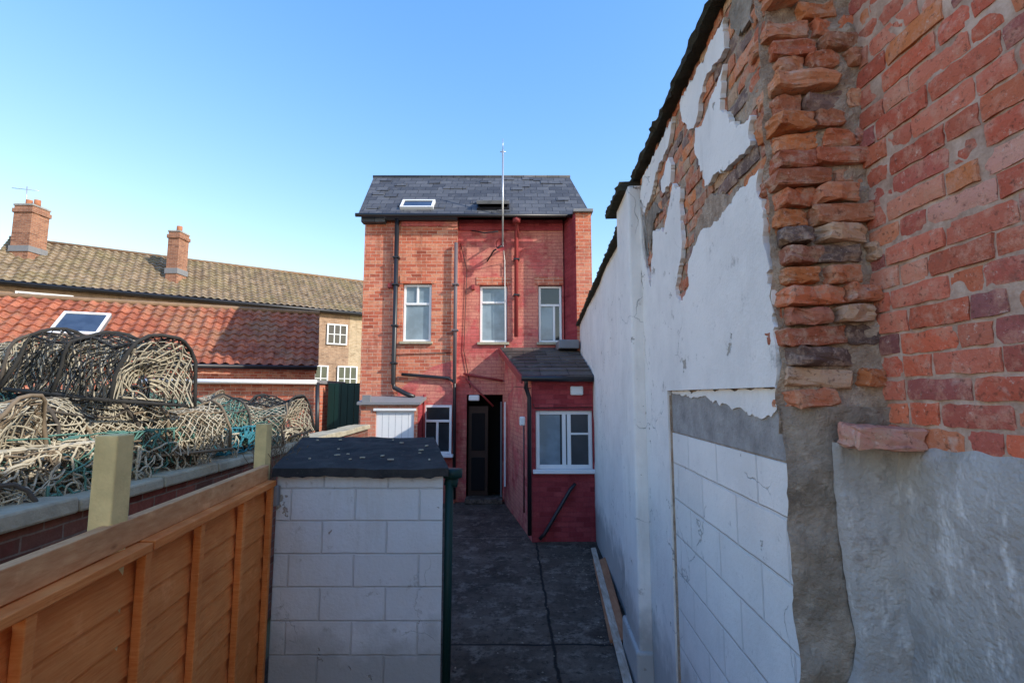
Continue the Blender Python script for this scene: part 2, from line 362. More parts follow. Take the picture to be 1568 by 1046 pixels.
def rooflight(parent,xc,z,w=.68,l=.36,opened=False,n='skylight'):
    sl=math.atan2(1.63,1.72); y=10.48+(z-6.17)/1.63*1.72
    o=Vector((xc,y,z)); u=Vector((1,0,0)); v=Vector((0,math.cos(sl),math.sin(sl))); nn=Vector((0,-math.sin(sl),math.cos(sl)))
    def bx(nm,a,b,c,d,e,f,m,tilt=0):
        vv=Vector((0,math.cos(sl-tilt),math.sin(sl-tilt))); n2=Vector((0,-math.sin(sl-tilt),math.cos(sl-tilt)))
        oo=o+v*(l/2)-vv*(l/2) if tilt else o
        pts=[oo+u*x+vv*yv+n2*zz for zz in (e,f) for x,yv in ((a,c),(b,c),(b,d),(a,d))]
        hexa(nm,pts,m,parent)
    t=.35 if opened else 0
    bx(n+'_glass',-w/2+.04,w/2-.04,-l/2+.04,l/2-.04,.02,.05,M['glasss'],t)
    for k,(a,b,c,d) in enumerate([(-w/2,-w/2+.05,-l/2,l/2),(w/2-.05,w/2,-l/2,l/2),(-w/2+.05,w/2-.05,-l/2,-l/2+.05),(-w/2+.05,w/2-.05,l/2-.05,l/2)]):
        bx(n+'_frame%d'%k,a,b,c,d,.0,.07,M['upvc'] if not opened else M['lead'],t)
    if opened:
        for k,(a,b,c,d) in enumerate([(-w/2,-w/2+.05,-l/2,l/2),(w/2-.05,w/2,-l/2,l/2),(-w/2+.05,w/2-.05,-l/2,-l/2+.05)]): bx(n+'_kerb%d'%k,a,b,c,d,.0,.05,M['black'])
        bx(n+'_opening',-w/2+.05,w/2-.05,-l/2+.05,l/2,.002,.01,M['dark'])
rooflight(H,-2.12,6.48,w=.74,l=.42); rooflight(H,-.42,6.45,w=.72,l=.40,opened=True,n='skylight_b')
window(H,-2.37,-1.76,3.39,4.65,10.71,transoms=(4.22,),mull=((-2.065,4.22,4.65),),gl='glass',name='window_a')
window(H,-.71,-.11,3.39,4.65,10.87,transoms=(4.28,),gl='glass',name='window_b')
window(H,.59,1.10,3.39,4.65,10.87,transoms=(4.22,),mull=((.93,3.4,4.22),),gl='glassd',name='window_c')
mesh_obj('blind_a',[(.62,10.895,3.45),(.9,10.895,3.45),(.9,10.895,4.2),(.62,10.895,4.2)],[(0,1,2,3)],M['glass'],H)
for nm,a,b,yy in (('lintel_a',-2.45,-1.68,10.635),('lintel_b',-.79,-.03,10.785),('lintel_c',.5,1.13,10.785)):
    box(nm,a,b,yy,yy+.08,4.665,4.84,M['brick_orange'],H)
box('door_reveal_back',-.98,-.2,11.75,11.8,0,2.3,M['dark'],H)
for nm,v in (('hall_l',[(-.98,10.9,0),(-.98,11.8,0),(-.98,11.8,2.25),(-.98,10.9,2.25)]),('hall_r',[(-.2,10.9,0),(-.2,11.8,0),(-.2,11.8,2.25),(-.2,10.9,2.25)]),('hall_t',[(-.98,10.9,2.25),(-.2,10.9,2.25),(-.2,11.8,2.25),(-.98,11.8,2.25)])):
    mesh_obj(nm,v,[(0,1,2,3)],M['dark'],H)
box('back_door_leaf',-.95,-.52,10.96,11.0,.05,2.0,M['door'],H,.008)
for k,(a,b) in enumerate(((.2,.9),(1.05,1.85))): box('door_panel%d'%k,-.88,-.59,10.94,10.965,a,b,M['dark'],H,.01)
box('door_frame_side',-.25,-.22,10.82,10.9,.02,2.1,M['lead'],H,.005)
box('step',-.98,-.2,10.55,10.95,0,.1,M['yard'],H,.01)
box('porch_light',-.93,-.70,10.70,10.79,2.12,2.24,M['lamp'],H,.02)
tubes('soil_pipe_left',[([(-2.52,10.55,6.08),(-2.52,10.57,2.5),(-2.50,10.57,2.4),(-2.25,10.5,2.28),(-2.05,10.45,2.2)],.05)],M['black'],H)
tubes('waste_pipe',[([(-2.35,10.58,2.68),(-1.35,10.58,2.6),(-1.22,10.58,2.5),(-1.20,10.58,.1)],.035)],M['black'],H)
tubes('downpipe_mid',[([(-1.22,10.56,5.55),(-1.22,10.56,2.5)],.04)],M['grey'],H)
tubes('downpipe_right',[([(.10,10.45,6.07),(.10,10.70,5.85),(.09,10.72,3.5)],.045),([(.10,10.5,6.1),(.10,10.5,5.98)],.09)],M['redpipe'],H)
tubes('small_pipes',[([(-1.85,10.55,2.25),(-1.85,10.55,.9)],.03),([(-1.05,10.75,2.7),(-.2,10.75,2.55)],.025),([(-1.0,10.74,2.6),(-.4,10.74,2.0)],.02)],M['redpipe'],H)
tubes('cables',[([(-1.15,10.775,5.6),(-1.0,10.775,5.0),(-1.05,10.775,3.2),(-.9,10.775,2.4)],.008),([(.9,10.775,3.2),(.3,10.775,3.05),(-.2,10.775,3.1)],.008),([(-2.6,10.63,3.1),(-1.3,10.63,3.15)],.008)],M['black'],H,5)
for k,(x,y,z) in enumerate([(-2.52,10.6,5.2),(-2.52,10.6,4.6),(-2.52,10.6,3.7),(-2.52,10.6,2.9),(.1,10.76,5.2),(.1,10.76,4.4),(-1.22,10.6,4.6),(-1.22,10.6,3.6)]):
    box('pipe_collar%d'%k,x-.07,x+.07,y-.1,y+.05,z,z+.04,M['grey'] if k>5 else M['black'],H,.01)
box('vent_a',-2.70,-2.60,10.57,10.66,4.55,4.66,M['redpipe'],H,.01)
box('vent_b',-.90,-.82,10.72,10.81,4.55,4.66,M['redpipe'],H,.01)
tubes('aerial_mast',[([(-.2,10.40,5.5),(-.2,10.40,7.6)],.018),([(-.2,10.8,5.75),(-.2,10.4,5.75)],.02),([(-.2,10.8,5.5),(-.2,10.4,5.5)],.02),([(-.2,10.40,7.6),(-.2,10.40,7.85)],.008),([(-.26,10.40,7.55),(-.14,10.40,7.55)],.012)],M['alu'],H)
tubes('aerial_cable',[([(-.2,10.42,5.5),(-.16,10.76,5.2),(-.15,10.77,3.5),(-.16,10.77,2.9)],.01)],M['upvc'],H)
tubes('dish_bracket',[([(-.55,10.78,5.2),(-.4,10.5,5.35),(-.22,10.45,5.45)],.018),([(-.9,10.78,5.9),(-.6,10.5,5.75),(-.3,10.4,5.75)],.014)],M['black'],H)
V=[];F=[]
for i in range(5):
    for j in range(16):
        r=.13*i/4;t=2*math.pi*j/16;V.append((-.24+r*math.cos(t),10.5-.05*(i/4)**2,5.47+r*1.1*math.sin(t)))
for i in range(4):
    for j in range(16):F.append((i*16+j,i*16+(j+1)%16,(i+1)*16+(j+1)%16,(i+1)*16+j))
mesh_obj('satellite_dish',V,F,M['redpipe'],H,smooth=True)

# ------------------------------------------------------------------ lean-to at the left base of the house
LT=empty('brick_lean_to')
facade('front',-3.02,-1.88,-.1,2.05,10.0,[(-2.72,-1.95,.3,1.93)],M['brick_orange'],LT,.05)
box('white_door_leaf',-2.72,-1.95,10.03,10.07,.3,1.93,M['upvc'],LT,.01)
for k in range(1,6): box('door_groove%d'%k,-2.72+k*.13-.002,-2.72+k*.13+.002,10.028,10.04,.35,1.88,M['lead'],LT)
box('door_head',-2.76,-1.91,9.97,10.02,1.93,1.98,M['upvc'],LT)
mesh_obj('sides',[(-3.02,10.0,-.1),(-3.02,10.64,-.1),(-3.02,10.64,2.05),(-3.02,10.0,2.05),(-1.88,10.0,-.1),(-1.88,10.64,-.1),(-1.88,10.64,2.05),(-1.88,10.0,2.05)],[(0,1,2,3),(4,5,6,7)],M['red_dark_shaded'],LT)
hexa('roof',[(-3.08,9.92,2.05),(-1.82,9.92,2.05),(-1.82,10.64,2.15),(-3.08,10.64,2.15),(-3.08,9.92,2.1),(-1.82,9.92,2.1),(-1.82,10.64,2.22),(-3.08,10.64,2.22)],M['lead'],LT)
box('vent_box',-2.98,-2.82,9.94,10.0,2.1,2.24,M['lead'],LT)
window(H,-1.86,-1.27,1.02,2.03,10.56,transoms=(1.7,),mull=((-1.57,1.0,1.7),),name='kitchen_window',gl='glassd',sill='w')

# ------------------------------------------------------------------ kitchen extension
E=empty('kitchen_extension')
facade('front_wall',.31,1.29,-.1,2.5,7.9,[(.37,1.27,1.09,2.0)],M['red_dark_shaded'],E,.07)  # front in the darker red, shade painted into the brick colour
mesh_obj('side_wall',[(.31,7.9,-.1),(-.17,10.79,-.1),(-.17,10.79,3.2),(.31,7.9,2.5)],[(0,1,2,3)],M['paint_red'],E)
mesh_obj('right_wall',[(1.29,7.9,-.1),(1.42,10.79,-.1),(1.42,10.79,3.2),(1.29,7.9,2.5)],[(0,1,2,3)],M['red_dark_shaded'],E)
roofslab('roof',[(.17,7.76,2.55),(1.27,7.76,2.55),(1.40,10.78,3.27),(-.26,10.78,3.27)],.06,M['slate_ext'],E)
for k in range(1,8):
    t=k/9; x0=.17+(-.43)*t; x1=1.27+.13*t; y=7.76+3.02*t; z=2.55+.72*t
    hexa('slate_course%d'%k,[(x0,y,z-.01),(x1,y,z-.01),(x1,y+.33,z+.06),(x0,y+.33,z+.06),(x0,y,z+.02),(x1,y,z+.02),(x1,y+.33,z+.082),(x0,y+.33,z+.082)],M['slate_ext'],E)
hexa('bargeboard',[(.14,7.78,2.42),(.17,7.78,2.42),(-.26,10.78,3.14),(-.29,10.78,3.14),(.14,7.78,2.54),(.17,7.78,2.54),(-.26,10.78,3.26),(-.29,10.78,3.26)],M['redpipe'],E)
box('lead_apron',.95,1.36,10.0,10.75,3.18,3.36,M['lead'],E,.02)
tubes('gutter',[([(.15,7.72,2.5),(1.26,7.72,2.49)],.045)],M['black'],E)
tubes('downpipe',[([(.22,7.74,2.48),(.22,7.84,2.36),(.27,7.84,2.2),(.27,7.84,.12)],.034)],M['black'],E)
tubes('waste_pipe',[([(.98,7.86,.88),(.90,7.84,.80),(.5,7.84,.14),(.42,7.84,.06)],.028)],M['black'],E)
tubes('cables',[([(.33,7.885,2.1),(.36,7.885,2.04),(1.25,7.885,2.05)],.007),([(.30,7.95,2.35),(.05,9.5,2.4),(-.1,10.4,2.2)],.008),([(.2,8.5,1.8),(.2,8.5,.3)],.012)],M['black'],E,5)
window(E,.375,1.265,1.095,1.995,7.945,mull=((.82,1.1,1.99),(.90,1.1,1.99)),name='window',gl='glassd',sill='w',fw=.06)
mesh_obj('curtain',[(.43,7.970,1.15),(.76,7.970,1.15),(.76,7.970,1.94),(.43,7.970,1.94)],[(0,1,2,3)],M['glass'],E)
box('window_transom_r',.93,1.21,7.942,8.0,1.62,1.65,M['upvc'],E)
box('alarm_box',.92,1.12,7.83,7.895,2.24,2.38,M['lamp'],E,.02)
box('wall_lamp',.12,.21,7.95,8.1,1.76,1.9,M['lamp'],E,.02)
box('door_jamb',-.16,-.13,10.3,10.36,0.4,2.1,M['upvc'],E)

# ------------------------------------------------------------------ individually modelled bricks
def brick_field(name, to_world, u0,u1,v0,v1, mat, parent, bl=.215,bh=.065,mo=.011,depth=.06, jit=.004, rough=.003, pal=None, keep=None, seed=1, div=3, edge=.003):
    rr=random.Random(seed); V=[];F=[];C=[]
    rows=int((v1-v0)/(bh+mo))+1
    for r in range(rows):
        v=v0+r*(bh+mo); u=u0-rr.random()*.02-(r%2)*.08-.05; k=r%2
        while u<u1:
            hd = (k%2==0 if r%3 else k%4==0); k+=1
            w=(bl*.48 if hd else bl)*rr.uniform(.93,1.05); a,b=u,u+w; u=b+mo*rr.uniform(.7,1.4)
            a=max(a,u0+rr.uniform(0,.01)); b=min(b,u1-rr.uniform(0,.01))
            if b-a<.03: continue
            if keep and not keep((a+b)/2,v+bh/2,rr): continue
            vv0=v+rr.uniform(-jit,jit)*.6; vv1=vv0+bh*rr.uniform(.94,1.04); off=rr.uniform(-jit,jit)*1.2
            if rr.random()<.06: off-=jit*1.5
            col=rr.choice(pal); f=rr.uniform(.82,1.12); col=tuple(min(1,c*f) for c in col)
            base=len(V); nx=max(3,int((b-a)/.03)+1); ny=div; tilt=rr.uniform(-1,1)*jit*.8
            su=rr.random()*40
            for j in range(ny+1):
                for i in range(nx+1):
                    fu=i/nx; fv=j/ny
                    e=1 if (i in (0,nx) or j in (0,ny)) else 0
                    ce=1 if (i in (0,nx) and j in (0,ny)) else 0
                    uu=a+(b-a)*fu; vv=vv0+(vv1-vv0)*fv+tilt*(fu-.5)
                    nn=hn((uu*9,vv*9,su),1.6,seed)
                    uu+=(edge+rough*.7)*hn((uu*30,vv*30,su+9),1.3,seed)*(1.2 if e else .3); vv+=(edge+rough*.7)*hn((uu*30,vv*30,su+3),1.3,seed+2)*(1.2 if e else .3)
                    d=off+nn*rough*2.2-e*.6*edge-ce*edge
                    V.append(to_world(uu,vv,d)); C.append(col)
            W=nx+1
            for j in range(ny):
                for i in range(nx):
                    F.append((base+j*W+i,base+j*W+i+1,base+(j+1)*W+i+1,base+(j+1)*W+i))
            ring=[(i,0) for i in range(nx)]+[(nx,j) for j in range(ny)]+[(i,ny) for i in range(nx,0,-1)]+[(0,j) for j in range(ny,0,-1)]
            sb=len(V)
            for (i,j) in ring:
                uu=a+(b-a)*i/nx; vv=vv0+(vv1-vv0)*j/ny; V.append(to_world(uu,vv,-depth)); C.append(col)
            n=len(ring)
            for q in range(n):
                i,j=ring[q];i2,j2=ring[(q+1)%n]
                F.append((base+j*W+i,sb+q,sb+(q+1)%n,base+j2*W+i2))
    return mesh_obj(name,V,F,mat,parent,smooth=False,cols=C)

PAL=[(.66,.155,.08),(.70,.20,.10),(.60,.14,.08),(.68,.24,.12),(.62,.18,.11),(.50,.13,.09),(.68,.27,.17),(.64,.20,.12),(.60,.16,.09),(.66,.32,.24),(.72,.24,.09),(.40,.12,.10),(.30,.11,.10)]
PALR=[(.66,.20,.09),(.54,.16,.08),(.68,.28,.14),(.48,.18,.11),(.60,.38,.24),(.53,.22,.12),(.70,.24,.09),(.18,.12,.10),(.58,.20,.10),(.64,.24,.12),(.25,.16,.13)]

B=empty('brick_gable_wall')
V=[];F=[]
nu=60;nv=110
for i in range(nu+1):
    for j in range(nv+1):
        y=.5+1.36*i/nu; z=2.0+2.35*j/nv
        V.append((1.2775-.0035*hn((y,z,0),14,3)-.004*hn((y,z,0),40,6)-.003*hn((y,z,0),3,8),y,z))
for i in range(nu):
    for j in range(nv): F.append((i*(nv+1)+j,i*(nv+1)+j+1,(i+1)*(nv+1)+j+1,(i+1)*(nv+1)+j))
mesh_obj('pointing',V,F,M['pointing'],B,smooth=True)
box('wall_core',1.290,3.6,-3.0,1.86,-.1,4.35,M['pointing'],B)
brick_field('bricks',lambda u,v,d:(1.272-d,u,v),.55,1.84,2.0,4.35,M['vbrick'],B,pal=PAL,seed=3,jit=.0032,rough=.0026,mo=.010,edge=.0032)
box('bricks_rear',1.266,1.289,-3.0,.5,0,4.35,M['brick_orange'],B)
def sheet(name,to_world,u0,u1,v0,top,mat,parent,amp=.012,thick=.02,nu=60,nv=60,seed=5,scale=3):
    V=[];F=[]
    for i in range(nu+1):
        u=u0+(u1-u0)*i/nu; t=top(u)
        for j in range(nv+1):
            v=v0+(t-v0)*j/nv
            d=thick+amp*hn((u,v,0),scale,seed)+amp*.5*hn((u,v,0),scale*4,seed)
            d*=min(1,(nv-j)/4+.1)
            if j==nv: d=-.01
            V.append(to_world(u,v,d))
    for i in range(nu):
        for j in range(nv):
            F.append((i*(nv+1)+j,(i+1)*(nv+1)+j,(i+1)*(nv+1)+j+1,i*(nv+1)+j+1))
    return mesh_obj(name,V,F,mat,parent,smooth=True)
sheet('cement_render',lambda u,v,d:(1.268-d,u,v),-1.0,1.74,0,lambda u:2.085+.014*hn((u,0,0),5,2)+.010*hn((u,0,0),17,4),M['greyrender'],B,nu=200,nv=70,thick=.014)

# ------------------------------------------------------------------ white boundary wall (local: x normal, y along)
W=empty('white_boundary_wall'); W.location=(.893,0,0); W.rotation_euler=(0,0,-math.atan(.05))
def wl(u,v,d): return (-d,u,v)
WZ=4.06
box('wall_core_near',.010,.30,1.80,4.75,-.1,WZ,M['mortar'],W)
def kp(u,v,rr): return not(rr.random()<.05)
brick_field('exposed_brickwork',lambda u,v,d:(-d+.002,u,v),1.80,4.1,2.5,WZ-.01,M['vbrick2'],W,pal=PALR,seed=11,jit=.006,rough=.005,keep=kp,edge=.0035)
def ragged(pts,step=.035,amp=.012,seed=1,lock=None):
    out=[]
    n=len(pts)
    for i in range(n):
        a=Vector(pts[i]);b=Vector(pts[(i+1)%n]); L=(b-a).length; k=max(1,int(L/step))
        lk=lock and i in lock
        for j in range(k):
            p=a.lerp(b,j/k)
            if not lk:
                dx=amp*hn((p.x*12,p.y*12,0),1,seed)+amp*.7*hn((p.x*40,p.y*40,0),1,seed+3); dy=amp*hn((p.x*12,p.y*12,5),1,seed)+amp*.7*hn((p.x*40,p.y*40,5),1,seed+3)
                p=p+Vector((dx,dy))
            out.append((p.x,p.y))
    return out
def patch(name,pts,mat,d=.022,back=-.004,seed=1,lock=None,amp=.028):
    pts=ragged(pts,seed=seed,lock=lock,amp=amp,step=.018)
    bm=bmesh.new(); vs=[bm.verts.new(wl(p[0],p[1],d)) for p in pts]; f=bm.faces.new(vs)
    ex=bmesh.ops.extrude_face_region(bm,geom=[f]); 
    nv=[g for g in ex['geom'] if isinstance(g,bmesh.types.BMVert)]
    for v in nv: v.co.x=-back
    bmesh.ops.triangulate(bm,faces=[q for q in bm.faces if len(q.verts)>4])
    bmesh.ops.recalc_face_normals(bm,faces=bm.faces)
    me=bpy.data.meshes.new(name); bm.to_mesh(me); bm.free(); me.materials.append(mat)
    return link(bpy.data.objects.new(name,me),W)
A=[(1.81,2.27),(1.81,2.64),(1.85,2.93),(1.87,3.12),(1.98,3.10),(2.27,3.08),(2.59,3.1),(2.78,3.0),(2.80,2.86),(2.99,2.78),(3.07,2.91),(2.89,3.11),(2.89,3.49),(3.04,3.58),(3.28,3.36),(3.58,3.45),(3.73,3.04),(3.98,3.46),(3.99,3.80),(4.02,3.9),(4.02,-.05),(3.35,-.05),(3.34,2.27)]
patch('render_main',A,M['white'],seed=1,lock=(19,20,21,22))
patch('render_flake',[(2.59,3.54),(2.58,3.66),(2.47,3.66),(2.15,3.76),(2.21,3.59),(2.04,3.38),(1.89,3.37),(1.93,3.24),(2.32,3.30),(2.46,3.31)],M['white'],seed=2)
patch('render_flake_b',[(2.84,4.0),(2.39,3.97),(2.12,3.98),(2.14,3.82),(2.4,3.86),(2.57,3.70),(2.7,3.76),(2.8,3.86)],M['white'],seed=4)
patch('render_flake_c',[(4.01,3.86),(3.9,4.0),(3.4,4.0),(3.0,4.0),(3.1,3.88),(3.45,3.84),(3.6,3.74),(3.85,3.70)],M['white'],seed=6)
patch('render_flake_d',[(3.05,3.72),(3.16,3.8),(3.34,3.72),(3.28,3.62),(3.1,3.62)],M['white'],seed=8)
patch('scratch_coat_a',[(2.05,3.12),(2.3,3.20),(2.45,3.25),(2.62,3.2),(2.7,3.08),(2.5,3.06),(2.2,3.04)],M['mortar'],d=.012,seed=12)
patch('scratch_coat_b',[(1.86,3.75),(2.0,3.8),(2.1,3.95),(1.95,4.0),(1.86,3.95)],M['brownrender'],d=.012,seed=13)
patch('scratch_coat_c',[(3.4,3.55),(3.6,3.55),(3.75,3.35),(3.85,3.5),(3.9,3.66),(3.6,3.68)],M['brownrender'],d=.010,seed=14)
box('lintel',.004,.1,1.80,3.335,2.0,2.25,M['cement'],W,.006)
patch('lintel_smear',[(1.81,2.19),(1.81,2.26),(2.4,2.27),(3.3,2.265),(3.3,2.245),(2.7,2.23),(2.3,2.19),(2.0,2.15)],M['white'],d=.003,seed=15,amp=.02)
box('blockwork_infill',.0,.1,1.80,3.335,-.1,1.995,M['white_block'],W)
box('bottom_joint',-.01,.02,3.325,3.35,0,2.24,M['mortar'],W)
box('pier',-.12,.2,4.02,4.62,-.1,4.0,M['white'],W,.02)
box('pier_plinth',-.145,.2,4.0,4.66,-.1,.30,M['white'],W,.02)
def farpoly():
    nu=80;nv=50;V=[];F=[]
    for i in range(nu+1):
        u=4.60+6.1*i/nu; t=3.95-.29*i/nu
        for j in range(nv+1):
            v=-.1+(t+.1)*j/nv; d=.022*hn((u,v,0),1.2,3)+.008*hn((u,v,0),5,9)
            V.append((-d,u,v))
    for i in range(nu):
        for j in range(nv): F.append((i*(nv+1)+j,i*(nv+1)+j+1,(i+1)*(nv+1)+j+1,(i+1)*(nv+1)+j))
    mesh_obj('far_wall_face',V,F,M['white'],W,smooth=True)
farpoly()
hexa('far_wall_core',[(.04,4.76,-.1),(.28,4.76,-.1),(.28,10.7,-.1),(.04,10.7,-.1),(.04,4.76,3.93),(.28,4.76,3.93),(.28,10.7,3.65),(.04,10.7,3.65)],M['mortar'],W)
def coping(name,u0,u1,z0,z1,ov=.07,th=.07,seed=1):
    V=[];F=[];n=int((u1-u0)/.04); prof=[(-ov,0),(-ov-.01,.5),(-ov+.02,1),(.1,1.15),(.32,1.0),(.33,0)]
    for i in range(n+1):
        u=u0+(u1-u0)*i/n; z=z0+(z1-z0)*i/n
        for k,(x,h) in enumerate(prof):
            jx=.018*hn((u*7,k*3,0),1,seed)+.018*hn((u*22,k*3,0),1,seed); jz=.014*hn((u*7,k*5,2),1,seed)+.014*hn((u*25,k*5,2),1,seed)
            V.append((x+jx,u,z+h*th+jz))
    K=len(prof)
    for i in range(n):
        for k in range(K): F.append((i*K+k,i*K+(k+1)%K,(i+1)*K+(k+1)%K,(i+1)*K+k))
    F.append(tuple(range(K))); F.append(tuple(n*K+k for k in range(K))[::-1])
    mesh_obj(name,V,F,M['mosscoping'],W,smooth=False)
coping('coping_near',1.86,4.78,WZ,WZ,.07,.06,1)
coping('coping_far',4.72,10.7,3.93,3.66,.06,.06,4)
coping('pier_capstone',4.1,4.8,3.99,3.99,.19,.07,9)

# broken end of wall: toothed bricks bedded in mortar
RB=empty('broken_brick_pier')
def chunk_mesh(spec):
    V=[];F=[];C=[]
    for c,sz,rot,col in spec:
        bm=bmesh.new(); bmesh.ops.create_cube(bm,size=1)
        for v in bm.verts: v.co=Vector((v.co.x*sz[0],v.co.y*sz[1],v.co.z*sz[2]))
        bmesh.ops.bevel(bm,geom=bm.edges[:],offset=.006,segments=1,affect='EDGES'); bmesh.ops.subdivide_edges(bm,edges=[e for e in bm.edges if e.calc_length()>.03],cuts=3,use_grid_fill=True)
        sd=rr.random()*50; base=len(V); bm.verts.index_update()
        for v in bm.verts:
            p=v.co
            nn=Vector((hn(p,18,sd),hn(p,18,sd+5),hn(p,18,sd+9)*.5))*.016+Vector((hn(p,60,sd),hn(p,60,sd+5),hn(p,60,sd+9)))*.010
            V.append(rot@(p+nn)+c); C.append(col)
        for f in bm.faces: F.append(tuple(base+v.index for v in f.verts))
        bm.free()
    return V,F,C
spec=[]
z=2.20;row=0
while z<4.4:
    h=rr.uniform(.058,.068)
    x=.985+rr.uniform(-.015,.02)
    xe=1.27+ (.03 if row%2 else -.02)+rr.uniform(-.02,.02)
    while x<xe-.03:
        w=rr.choice([.10,.105,.21,.14])*rr.uniform(.9,1.1)
        w=min(w,max(.07,1.29-x))
        t=(x+w/2-.98)/.3
        y=1.79-.05*t+rr.uniform(-.035,.02)
        col=rr.choice(PALR); f=rr.uniform(.75,1.1)
        if rr.random()>.03: spec.append((Vector((x+w/2,y+.05,z+h/2)),(w,.17,h),Euler((rr.uniform(-.04,.04),rr.uniform(-.05,.05),rr.uniform(-.16,.16))).to_matrix(),tuple(c*f for c in col)))
        x+=w+.009
    z+=h+.011;row+=1
spec.append((Vector((1.185,1.62,2.105)),(.19,.13,.07),Euler((0,.05,-.15)).to_matrix(),(.62,.30,.22)))
V,F,C=chunk_mesh(spec)
mesh_obj('rubble_bricks',V,F,M['vbrick2'],RB,cols=C)
def bed(name,z0,z1,mat,amp,push,t0=0,t1=1,wob=0):
    V=[];F=[];nu=26;nv=int((z1-z0)/.025)
    for i in range(nu+1):
        for j in range(nv+1):
            zz=z0+(z1-z0)*j/nv
            t=t0+(t1-t0)*i/nu
            if wob: t+= wob*hn((0,0,zz),5,2)*(1-i/nu)
            x=.965+.33*t; y=1.83-.10*t
            d=amp*hn((x,0,zz),8,3)+amp*.5*hn((x,0,zz),26,7)+push
            if wob and i==0: d-=.03
            V.append((x+(.01 if i else .015)*hn((0,0,zz),9,1),y-d,zz))
    for i in range(nu):
        for j in range(nv): F.append((i*(nv+1)+j,(i+1)*(nv+1)+j,(i+1)*(nv+1)+j+1,i*(nv+1)+j+1))
    mesh_obj(name,V,F,mat,RB,smooth=True)
bed('mortar_bed',2.1,4.35,M['mortar'],.03,.022)
bed('cement_fillet',0,2.2,M['brownrender'],.022,.045)
bed('cement_render_return',0,2.08,M['greyrender'],.015,.085,.42,1.05,.12)
box('core',1.0,1.3,1.87,2.0,0,4.3,M['mortar'],RB)

# ------------------------------------------------------------------ block shed
S=empty('block_outhouse')
z1=1.665
v=[(-1.685,3.65),(-.493,3.65),(-.76,4.68),(-1.95,4.68)]
hexa('walls',[(a,b,-.1) for a,b in v]+[(-1.685,3.65,z1),(-.493,3.65,z1),(-.76,4.68,z1+.09),(-1.95,4.68,z1+.09)],M['shed_block'],S,.008)
def felt():
    V=[];F=[];nu=40;nv=30
    c=[Vector((-1.70,3.60,1.722)),Vector((-.45,3.60,1.722)),Vector((-.74,4.76,1.845)),Vector((-1.98,4.76,1.845))]
    for i in range(nu+1):
        for j in range(nv+1):
            a=c[0].lerp(c[1],i/nu);b=c[3].lerp(c[2],i/nu);p=a.lerp(b,j/nv)
            z=.014*hn(p,2.5,1)+.008*hn(p,9,3)+ .010*max(0,1-abs(j/nv-.55)*14)
            V.append((p.x,p.y,p.z+z))
    for i in range(nu):
        for j in range(nv):F.append((i*(nv+1)+j,(i+1)*(nv+1)+j,(i+1)*(nv+1)+j+1,i*(nv+1)+j+1))
    def hem(idx,dz,off):
        b=len(V)
        for q in idx:
            x,y,z=V[q];V.append((x+off[0],y+off[1],z-dz+.014*hn((x*9,y*9,0),2,4)))
        for k in range(len(idx)-1):F.append((idx[k],b+k,b+k+1,idx[k+1]))
    hem([i*(nv+1) for i in range(nu+1)],.06,(0,-.005)); hem([nu*(nv+1)+j for j in range(nv+1)],.06,(.005,0)); hem([j for j in range(nv+1)],.06,(-.005,0))
    mesh_obj('felt_roof',V,F,M['felt'],S)
felt()
VV=[];FF=[]
for k in range(16):
    a=rr.random();b=rr.random();x=-1.66+1.15*a-.26*b;y=3.65+1.05*b
    sz=(rr.uniform(.012,.05),rr.uniform(.008,.02),.008);rot=Euler((0,0,rr.uniform(0,3))).to_matrix();c=Vector((x,y,1.738+.115*b))
    b=len(VV)
    for zz in (-.5,.5):
        for xx,yy in ((-.5,-.5),(.5,-.5),(.5,.5),(-.5,.5)): VV.append(rot@Vector((xx*sz[0],yy*sz[1],zz*sz[2]))+c)
    FF+= [tuple(b+i for i in f) for f in BF]
mesh_obj('roof_litter',VV,FF,M['stone'],S)
box('junction_box',-1.70,-1.655,3.60,3.648,1.46,1.60,M['lead'],S,.008)
tubes('green_downpipe',[([(-.455,3.70,1.62),(-.462,3.70,.02)],.03)],M['green'],S,12)
tubes('rain_hopper',[([(-.44,3.74,1.70),(-.44,3.74,1.64)],.075),([(-.44,3.74,1.64),(-.45,3.72,1.58)],.05)],M['green'],S,12)

# ------------------------------------------------------------------ timber fence
FN=empty('timber_fence')
def fx(y): return -1.231-.131*y
def along(name,y0,y1,off0,off1,za,zb,mat,bev=.003):
    v=[(fx(y0)+off0,y0,za),(fx(y0)+off1,y0,za),(fx(y1)+off1,y1,za),(fx(y1)+off0,y1,za)]
    v+=[(a,b,zb) for a,b,_ in v]
    return hexa(name,v,mat,FN,bev)
k=0;z=.02
while z<1.56:
    y0,y1=.2,3.6; w1=rr.uniform(-.004,.004); w2=rr.uniform(-.004,.004)
    v=[(fx(y0)-.045,y0,z+w1),(fx(y0)-.020,y0,z+w1),(fx(y1)-.020,y1,z+w2),(fx(y1)-.045,y1,z+w2),(fx(y0)-.045,y0,z+.155),(fx(y0)-.036,y0,z+.155),(fx(y1)-.036,y1,z+.155),(fx(y1)-.045,y1,z+.155)]
    hexa('lap_board%d'%k,v,M['fence'],FN); z+=.14;k+=1
for i,y in enumerate([.5,1.0,1.54,2.12,2.58,3.10,3.58]):
    along('batten%d'%i,y-.022,y+.022,-.019,.02,.02,1.60,M['fence'],.004)
along('panel_top_a',.2,2.13,-.05,.028,1.60,1.635,M['fence'],.004)
along('panel_top_b',2.14,3.62,-.05,.028,1.60,1.64,M['fence'],.004)
along('gravel_rail',.2,3.62,-.08,-.03,1.64,1.745,M['fencerail'],.004)
def post(x,y,s,z):
    return box('fence_post',x-s/2,x+s/2,y-s/2,y+s/2,-.05,z,M['post'],None,.006)
